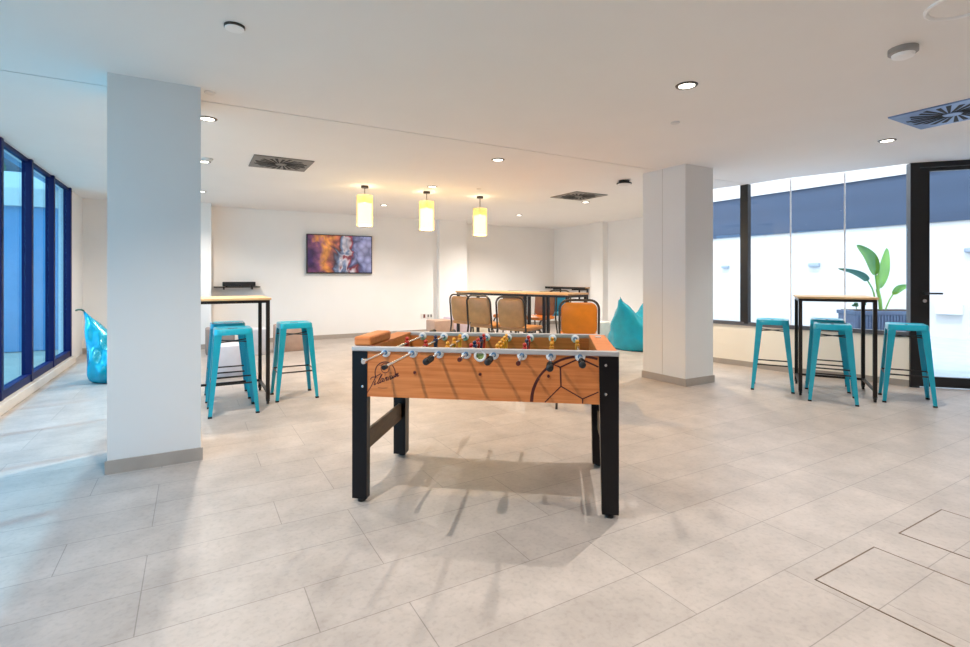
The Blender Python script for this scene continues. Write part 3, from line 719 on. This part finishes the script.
# ------------------------------------------------------------------ upholstered bar chairs
def rrect(w, h, r, n=6):
    pts = []
    for cx, cz, a0 in ((w / 2 - r, h - r, 0), (-w / 2 + r, h - r, 90)):
        for i in range(n + 1):
            a = R(a0 + 90 * i / n); pts.append((cx + r * math.cos(a), cz + r * math.sin(a)))
    return pts
def build_chair(mat, label, loc, rz, seatmat=None):
    """facing +x locally; the back plane sits near x = 0, seat ahead of it"""
    t = thing('bar_chair', label, 'chair', loc, rz, 'upholstered chairs at the long bar tables')
    w = .37
    tilt = .10
    def bx(z): return -(z - .70) * tilt
    def pad(bm):
        def ring(ins, x):
            o = []
            ww = w / 2 - .014 - ins; z0 = .695 + ins; z1 = 1.012 - ins; r = .07
            for cy, cz, a0 in ((1, 1, 0), (-1, 1, 90), (-1, -1, 180), (1, -1, 270)):
                for i in range(6):
                    a = R(a0 + 90 * i / 5)
                    y = cy * (ww - r) + r * math.cos(a); z = (z1 - r if cz > 0 else z0 + r) + r * math.sin(a)
                    o.append(bm.verts.new((bx(z) + x + .10 * (y / .185) ** 2 * .25, y, z)))
            return o
        rs = [ring(.012, -.022), ring(0, -.012), ring(0, .012), ring(.012, .022)]
        for A, B in zip(rs, rs[1:]):
            for i in range(len(A)): bm.faces.new((A[i], A[(i + 1) % len(A)], B[(i + 1) % len(A)], B[i]))
        bm.faces.new(rs[-1]); bm.faces.new(list(reversed(rs[0])))
    one('backrest', mat, pad, t, True, 50)
    loop = []
    for z in (.66, .70, .75, .82, .90): loop.append((bx(z), w / 2, z))
    for y, z in rrect(w, .395, .085)[0:]: loop.append((bx(z + .64), y, z + .64))
    for z in (.90, .82, .75, .70, .66): loop.append((bx(z), -w / 2, z))
    one('back_frame', M['gunmetal'], lambda bm: tube(bm, loop, .011, 8), t, True)
    one('seat', seatmat or mat, lambda bm: span(bm, (.02, -.185, .655), (.40, .185, .70), bev=.018), t, True)
    for s in (-1, 1):
        one('leg', M['gunmetal'], lambda bm: tube(bm, [Vector(p) for p in ((bx(.66), s * w / 2, .67), (-.005, s * (w / 2 + .003), .60), (-.03, s * (w / 2 + .012), .4), (-.075, s * (w / 2 + .03), 0.0))], .0115, 8), t, True)
        one('leg', M['gunmetal'], lambda bm: tube(bm, interp([Vector(p) for p in ((.10, s * .15, .655), (.30, s * .16, .655), (.375, s * .175, .60), (.40, s * .19, .4), (.44, s * .21, 0.0))], 16), .0115, 8), t, True)
    one('foot_rail', M['gunmetal'], lambda bm: tube(bm, [(-.05, -.20, .24), (.42, -.20, .24), (.42, .20, .24), (-.05, .20, .24)], .009, 8, True), t)
    return t
fa = math.atan2(tn.y, tn.x)
near = [((2.95, 5.72), fa - .05, 'vinyl_tan', 'tan vinyl bar chair at the far end of the row of chair backs'),
        ((2.93, 5.20), fa + .02, 'vinyl_tan', 'tan vinyl bar chair, second from the far end of the row of backs'),
        ((3.05, 4.70), fa + .12, 'vinyl_tan', 'tan vinyl bar chair beside the table leg, third from the far end'),
        ((3.20, 3.74), R(52), 'vinyl_or', 'bright orange vinyl bar chair nearest the wide pillar')]
for p, a, mk, lb in near: build_chair(M[mk], lb, (p[0], p[1], 0), a)
build_chair(M['vinyl_br'], 'brown vinyl bar chair with orange seat across the table, facing the viewer', (4.45, 5.95, 0), fa + PI, M['vinyl_or'])
build_chair(M['vinyl_br'], 'brown vinyl bar chair across the table, half hidden behind the table leg', (4.30, 6.55, 0), fa + PI + .3, M['vinyl_or'])
build_chair(M['vinyl_bl'], 'blue vinyl bar chair across the table, half hidden by the orange chair', (5.14, 6.50, 0), R(225))

# ------------------------------------------------------------------ beanbags
def build_beanbag(label, loc, rz, W2, H, D, strap=True):
    def f(bm):
        nu, nv = 36, 22
        def pt(i, j, side):
            u = -1 + 2 * i / nu; t = j / nv
            top = H * (.54 + .46 * abs(u) ** 1.25)
            z = top * t
            wid = W2 * (.80 + .20 * t ** 1.5)
            thick = D * (max(0, 1 - t ** 2.4) ** .62) * (.9 + .1 * math.sin(PI * min(1, t * 1.6))) * (max(0, 1 - abs(u) ** 3.2) ** .5)
            if t < .12: thick *= .80 + .20 * (t / .12) ** .5; wid *= .93 + .07 * (t / .12) ** .5
            wr = .030 * math.sin(9 * u + 5 * t + side) * math.sin(7 * t + 3 * u) + .016 * math.sin(17 * u - 9 * t + 2 * side)
            if 0 < i < nu and 0 < j < nv: thick = max(.004, thick + wr)
            return (wid * u, side * thick, z)
        g = {}
        for side in (-1, 1):
            for i in range(nu + 1):
                for j in range(nv + 1):
                    shared = i in (0, nu) or j == nv
                    k = (i, j, 0 if shared else side)
                    if k not in g:
                        x, y, z = pt(i, j, side); g[k] = bm.verts.new((x, 0 if shared else y, z))
        def gv(i, j, s): return g[(i, j, 0 if (i in (0, nu) or j == nv) else s)]
        for s in (-1, 1):
            for i in range(nu):
                for j in range(nv):
                    q = [gv(i, j, s), gv(i + 1, j, s), gv(i + 1, j + 1, s), gv(i, j + 1, s)]
                    q2 = []
                    for v in q:
                        if v not in q2: q2.append(v)
                    if len(q2) >= 3: bm.faces.new(q2)
        for i in range(nu):
            q = []
            for v in (gv(i, 0, -1), gv(i + 1, 0, -1), gv(i + 1, 0, 1), gv(i, 0, 1)):
                if v not in q: q.append(v)
            if len(q) >= 3: bm.faces.new(q)
    t = thing('beanbag', label, 'beanbag', loc, rz)
    one('bag', M['satin'], f, t, True, 75)
    if strap: one('strap', M['strap'], lambda bm: tube(bm, [(-W2 * .98, 0, H * .985), (-W2 * 1.03, .0, H * 1.0), (-W2 * 1.12, .01, H * 1.0), (-W2 * 1.17, .01, H * .99)], .010, 6), t, True)
    return t
build_beanbag('teal satin beanbag with pointed corners between the side wall and the wide pillar', (6.74, 6.36, 0), R(12), .50, .93, .46, False)
build_beanbag('teal satin beanbag half hidden behind the pillar by the blue windows', (-.70, 7.60, 0), R(-14), .47, .86, .36)

# ------------------------------------------------------------------ poufs, shelves, small things at the back
def pouf(label, loc, s, h, mat, rz=0.0):
    bm = bmesh.new(); box(bm, (0, 0, h / 2), (s, s, h), bev=.025)
    o = obj('pouf', bm, mat, None, True); o.location = loc; o.rotation_euler = (0, 0, rz)
    tag(o, label, 'pouf', 'cube poufs'); 
    one('piping', mat, lambda b: tube(b, [(x * (s / 2 - .016), y * (s / 2 - .016), h - .012) for x, y in ((1, 1), (-1, 1), (-1, -1), (1, -1))], .009, 6, True), o)
    return o
pouf('pale grey cube pouf behind the stools at the bar table', (.40, 7.22, 0), .40, .40, M['pouf_grey'], .1)
pouf('taupe cube pouf beside the table legs near the rear wall', (.38, 9.45, 0), .42, .42, M['pouf_taupe'])
pouf('pale patterned grey cube pouf in the middle of the row by the rear wall', (.86, 9.05, 0), .42, .42, M['pouf_grey'])
pouf('tan cube pouf seen through the lone stool near the rear wall', (1.42, 9.25, 0), .44, .44, M['pouf_tan'])
pouf('tan cube pouf left of the tan chairs near the slim pilaster', (4.20, 9.05, 0), .42, .42, M['pouf_tan'])
pouf('lilac cube pouf behind the first tan chair', (4.66, 9.22, 0), .43, .45, M['pouf_lilac'])
pouf('cream cube pouf seen between the tan chair legs', (5.12, 9.32, 0), .42, .42, M['pouf_cream'])
pouf('white cube pouf between the orange chair and the beanbag', (6.58, 7.25, 0), .42, .42, M['pouf_white'])

tv = thing('tv', 'flat television with a colourful film picture on the rear wall', 'tv', (2.605, 10.5, 1.725))
one('casing', M['dark'], lambda bm: span(bm, (-.665, -.075, -.395), (.665, -.03, .395), bev=.006), tv)
one('screen', M['screen'], lambda bm: span(bm, (-.645, -.0765, -.370), (.645, -.075, .378)), tv)
one('wall_bracket', M['dark'], lambda bm: span(bm, (-.2, -.03, -.2), (.2, -.001, .2)), tv)
sh = thing('wall_shelf', 'small black shelf on the rear wall above the bar table', 'shelf', (.72, 10.5, 1.065))
one('board', M['dark'], lambda bm: span(bm, (-.40, -.26, 0), (.36, 0, .02), bev=.003), sh)
for x in (-.25, .22): one('bracket', M['dark'], lambda bm: span(bm, (x, -.2, -.035), (x + .02, 0, 0)), sh)
cn = thing('media_player', 'black media player lying on the small black wall shelf', 'media player', (.72, 10.36, 1.085))
one('casing', M['dark'], lambda bm: span(bm, (-.26, -.10, .006), (.28, .08, .085), bev=.006), cn)
one('front_panel', M['steel'], lambda bm: span(bm, (-.05, -.102, .02), (.26, -.099, .07)), cn)
for x in (-.2, .22): one('foot', M['dark'], lambda bm: cyl(bm, (x, -.05, 0), (x, -.05, .007), .015), cn)
sk = thing('wall_socket', 'white wall socket plate with a dark red switch beside the slim pilaster', 'socket', (4.56, 10.5, .385))
one('plate', M['white'], lambda bm: span(bm, (-.16, -.012, -.055), (.13, 0, .055), bev=.004), sk)
one('switch', M['socket_red'], lambda bm: span(bm, (-.10, -.02, -.04), (-.055, -.011, .04), bev=.003), sk)
for x in (.0, .07): one('outlet', M['grille'], lambda bm: span(bm, (x, -.014, -.03), (x + .04, -.011, .03)), sk)
pb = outbox('power_box', (-1.43, 10.30, .055), (.11, .14, .11), M['dark'], 'small black power box on the floor in the window corner', 'box', .008)
# narrow counter on the side wall
ct = thing('wall_counter', 'narrow dark edged wall counter in the rear corner', 'counter', (8.42, 10.05, .99))
one('board', M['tabletop'], lambda bm: span(bm, (-.30, -.78, 0), (0, .79, .02)), ct)
one('edge_strip', M['bframe'], lambda bm: span(bm, (-.315, -.795, -.03), (-.30, .79, .024)), ct)
for y in (-.55, -.25, .5): one('bracket', M['bframe'], lambda bm: (span(bm, (-.25, y, -.06), (0, y + .03, 0)), span(bm, (-.03, y, -.3), (0, y + .03, -.06))), ct)

# ------------------------------------------------------------------ ceiling fittings
def diffuser(label, loc, s, mat):
    t = thing('ceiling_air_vent', label, 'air vent', loc, 0)
    one('plate', mat, lambda bm: span(bm, (-s / 2, -s / 2, -.012), (s / 2, s / 2, 0), bev=.003), t)
    def vanes(bm):
        n = 24
        for k in range(n):
            a = 2 * PI * k / n
            r0, r1 = s * .10, s * (.40 if k % 2 else .44)
            w0, w1 = .006, .017
            d = Vector((math.cos(a), math.sin(a))); p = Vector((-d.y, d.x)); c2 = p * (.10 * s)
            q = [d * r0 - p * w0, d * r1 - p * w1 + c2, d * r1 + p * w1 + c2, d * r0 + p * w0]
            prism(bm, [(v.x, v.y) for v in q], -.0145, -.0118)
    v = one('swirl_slots', M['slot'], vanes, t)
    one('core', mat, lambda bm: cyl(bm, (0, 0, -.018), (0, 0, -.011), s * .09, n=20), t, True)
    return t
diffuser('dark square swirl air vent in the ceiling above the pillar bar table', (.865, 6.16, CEIL), .62, M['grille'])
diffuser('dark square swirl air vent in the ceiling near the black domed detector', (5.33, 6.24, CEIL), .64, M['grille'])
diffuser('black slotted swirl air vent with blue daylight painted into its plate in the ceiling above the glass door side', (5.20, 1.61, CEIL), .62, M['grille_daylit'])

def build_downlight(label, loc):
    t = thing('ceiling_downlight', label, 'ceiling light', loc, 0, 'recessed ceiling downlights')
    one('trim_ring', M['trimring'], lambda bm: lathe(bm, [(.052, -.004), (.056, -.008), (.070, -.005), (.073, 0)], n=28), t, True)
    one('lens', M['lamp'], lambda bm: lathe(bm, [(0, -.0035), (.053, -.0045)], n=24), t)
    return t
dl = [((.10, 4.73), 'recessed downlight beside the top of the pillar by the blue windows'),
      ((2.92, 4.77), 'recessed downlight in front of the middle pendant lamp, beside the ceiling joint'),
      ((5.90, 4.75), 'recessed downlight between the wide pillar and the courtyard window'),
      ((2.90, 2.285), 'recessed downlight over the table football game, largest in view'),
      ((5.72, 2.25), 'recessed downlight over the courtyard bar table'),
      ((.10, 6.50), 'recessed downlight between the pillar and the air vent, beside a white detector'),
      ((2.97, 6.66), 'recessed downlight just above the middle pendant lamp'),
      ((5.87, 6.69), 'recessed downlight below the air vent near the black detector'),
      ((.10, 8.78), 'recessed downlight above the rear pilaster by the wall shelf'),
      ((2.97, 8.78), 'recessed downlight between two pendant lamps near the rear wall'),
      ((5.89, 8.78), 'recessed downlight near the rear wall above the orange chair'),
      ((.10, 2.28), 'recessed downlight above the floor before the pillar by the blue windows'), ((.10, -.2), 'unseen recessed downlight added directly above the viewpoint for fill'),
      ((2.9, -.2), 'unseen recessed downlight added for fill in the front ceiling short of the floor hatches'), ((5.72, -.2), 'unseen recessed downlight added for fill in the front ceiling beyond the floor hatches')]  # last three lamps are unseen, added along the grid as room fill
d0 = None
WARM = (1.0, .66, .30); NEUT = (1.0, .90, .78)
for (x, y), lb in dl:
    if d0 is None: d0 = build_downlight(lb, (x, y, CEIL))
    else: dup(d0, lb, (x, y, CEIL))
    ld = bpy.data.lights.new('downlight_lamp', 'SPOT'); lo = bpy.data.objects.new('downlight_lamp', ld); C.objects.link(lo)
    lo.location = (x, y, CEIL - .012); ld.energy = (310 if x > 4 else 140) if y > 8 else (150 if x < 1 else ((140 if x < 4 else (70 if y < 0 else 95)) if y < 4 else (155 if y < 5 else 120)))
    ld.color = (1, .92, .82) if x < 1 else ((1, .94, .86) if y < 4 else (1, .93, .84) if y > 8 else (WARM if x < 4 else (1, .84, .62)))
    ld.spot_size = R(150 if y > 8 else 126); ld.spot_blend = .8; ld.shadow_soft_size = .012

def build_pendant(label, loc, dz=0.0):
    t = thing('pendant_lamp', label, 'pendant lamp', loc, 0, 'amber pendant lamps')
    one('canopy', M['bronze'], lambda bm: cyl(bm, (0, 0, -.03), (0, 0, 0), .052, n=24), t, True)
    one('cord', M['bronze'], lambda bm: cyl(bm, (0, 0, -.20 - dz), (0, 0, -.03), .006, n=8), t)
    one('socket', M['bronze'], lambda bm: (cyl(bm, (0, 0, -.23 - dz), (0, 0, -.15 - dz), .02, n=14), cyl(bm, (-.105, 0, -.155 - dz), (.105, 0, -.155 - dz), .003, n=6), cyl(bm, (0, -.105, -.155 - dz), (0, .105, -.155 - dz), .003, n=6)), t, True)
    sh_ = one('lamp_shade', M['shade'], lambda bm: lathe(bm, [(.113, -.575 - dz), (.113, -.135 - dz), (.110, -.135 - dz), (.110, -.575 - dz), (.113, -.575 - dz)], n=36), t, True, 60)
    one('diffuser', M['opal'], lambda bm: cyl(bm, (0, 0, -.568 - dz), (0, 0, -.25 - dz), .097, n=28), t, True)
    one('bulb', M['bulb'], lambda bm: sph(bm, (0, 0, -.245 - dz), .022, (1, 1, 1.25), 12), t, True)
    return t
pn = None
for x, lb in ((2.115, 'amber cylinder pendant lamp closest to the television'), (3.07, 'amber cylinder pendant lamp in the middle of the three'), (4.0, 'amber cylinder pendant lamp farthest from the television')):
    build_pendant(lb, (x, 7.09, CEIL), .06 if x > 3.9 else (.015 if x > 3 else 0))
    for z, e, rr in ((-.12, 1.6, .03), (-.68, 5.5, .08)):
        ld = bpy.data.lights.new('pendant_glow', 'POINT'); lo = bpy.data.objects.new('pendant_glow', ld); C.objects.link(lo)
        lo.location = (x, 7.09, CEIL + z); ld.energy = e; ld.color = (1, .82, .55); ld.shadow_soft_size = rr

def disc(name, label, cat, loc, prof, mat, mat2=None, prof2=None):
    t = thing(name, label, cat, loc)
    one('base', mat, lambda bm: lathe(bm, prof, n=30), t, True)
    if prof2: one('cover', mat2, lambda bm: lathe(bm, prof2, n=30), t, True)
    return t
disc('ceiling_sensor', 'flat white disc sensor in the ceiling above the pillar', 'sensor', (.185, 2.92, CEIL), [(.050, 0), (.050, -.010), (.046, -.014)], M['trimring'], M['fitwhite'], [(.047, -.013), (.045, -.017), (0, -.018)])
disc('smoke_detector', 'grey rimmed smoke detector on the ceiling above the courtyard window', 'detector', (3.50, 1.30, CEIL), [(.070, 0), (.070, -.028), (.060, -.034), (0, -.034)], M['fitgrey'], M['fitwhite'], [(.055, -.033), (.050, -.050), (.03, -.058), (0, -.06)])
disc('black_detector', 'black based ceiling detector with white dome beside the wide pillar', 'detector', (5.02, 4.95, CEIL), [(.070, 0), (.070, -.03), (.098, -.034), (.098, -.05), (0, -.05)], M['dark'], M['white'], [(.092, -.05), (.07, -.062), (0, -.068)])
disc('smoke_detector', 'white smoke detector on the ceiling beside a downlight behind the pillar', 'detector', (.135, 6.32, CEIL), [(.055, 0), (.055, -.012), (.04, -.025), (0, -.028)], M['white'])
spk = thing('ceiling_speaker', 'large round white ring shaped ceiling speaker', 'speaker', (3.18, .94, CEIL))
one('rim', M['fitwhite'], lambda bm: lathe(bm, [(.150, 0), (.150, -.010), (.142, -.014), (.134, -.010), (.130, -.002)], n=44), spk, True)
one('grille', M['ceil'], lambda bm: lathe(bm, [(.129, -.003), (0, -.004)], n=40), spk)
for p, lb in (((.10, 4.05), 'small white sprinkler cap beside the pillar top'), ((3.51, 2.88), 'small white sprinkler cap between two downlights in the front ceiling'), ((3.63, 6.47), 'small white sprinkler cap above the pendant lamps'), ((5.72, 4.15), 'small white sprinkler cap near the wide pillar and window')):
    disc('ceiling_sprinkler', lb, 'sprinkler', (p[0], p[1], CEIL), [(.036, 0), (.036, -.006), (.030, -.012), (0, -.013)], M['white'])

# floor hatches
for (x0, x1, y0, y1), lb in (((2.225, 2.735, .62, 1.128), 'tile floor hatch outlined by a dark joint, nearest the viewer'), ((2.985, 3.49, .66, 1.128), 'tile floor hatch outlined by a dark joint, towards the glass door')):
    t = thing('floor_hatch', lb, 'floor hatch', ((x0 + x1) / 2, (y0 + y1) / 2, 0))
    a, b = (x1 - x0) / 2, (y1 - y0) / 2
    def fr(bm):
        for p, q in (((-a, -b), (a, -b + .006)), ((-a, b - .006), (a, b)), ((-a, -b), (-a + .006, b)), ((a - .006, -b), (a, b))): span(bm, (p[0], p[1], 0), (q[0], q[1], .0015))
    one('frame', M['brace'], fr, t)
    lid = one('lid', floor_mat('hatch_tile', (184, 174, 167), 5, 5), lambda bm: span(bm, (-a + .006, -b + .006, 0), (a - .006, b - .006, .001)), t)

# ------------------------------------------------------------------ light, sky, camera
w = bpy.data.worlds.new('sky'); S.world = w; w.use_nodes = True
nt = w.node_tree; bg = nt.nodes['Background']
tc = nt.nodes.new('ShaderNodeTexCoord'); sp = nt.nodes.new('ShaderNodeSeparateXYZ'); nt.links.new(tc.outputs['Generated'], sp.inputs['Vector'])
rp = nt.nodes.new('ShaderNodeValToRGB'); rp.color_ramp.elements[0].color = (.92, .96, 1.0, 1); rp.color_ramp.elements[1].color = (.68, .82, 1.0, 1)
rp.color_ramp.elements[0].position = 0.0; rp.color_ramp.elements[1].position = 0.8
nt.links.new(sp.outputs['Z'], rp.inputs['Fac']); nt.links.new(rp.outputs['Color'], bg.inputs['Color'])
bg.inputs['Strength'].default_value = 3.2
sl = bpy.data.lights.new('sun', 'SUN'); so = bpy.data.objects.new('sun', sl); C.objects.link(so)
sl.energy = 2.2; sl.angle = R(1.5); sl.color = (1, .96, .9)
so.rotation_euler = Vector((.55, .12, -1)).to_track_quat('-Z', 'Y').to_euler()
def portal(name, loc, sx, sy, direction):
    l = bpy.data.lights.new(name, 'AREA'); o = bpy.data.objects.new(name, l); C.objects.link(o)
    l.shape = 'RECTANGLE'; l.size = sx; l.size_y = sy; l.cycles.is_portal = True
    o.location = loc; o.rotation_euler = Vector(direction).to_track_quat('-Z', 'Y').to_euler()
cam = bpy.data.cameras.new('camera'); co = bpy.data.objects.new('camera', cam); C.objects.link(co)
co.location = (0, 0, 1.25); co.rotation_euler = (PI / 2, 0, R(-30))
cam.sensor_width = 36; cam.lens = 36 * 505 / 970; cam.shift_y = -46 / 970; cam.clip_start = .05
S.camera = co
S.view_settings.view_transform = 'Standard'; S.view_settings.look = 'None'; S.view_settings.gamma = 1; S.view_settings.use_curve_mapping = False
S.view_settings.exposure = 0.15
S.cycles.max_bounces = 10; S.cycles.diffuse_bounces = 6; S.cycles.transparent_max_bounces = 12; S.cycles.caustics_reflective = False; S.cycles.caustics_refractive = False
S.cycles.sample_clamp_indirect = 4.0
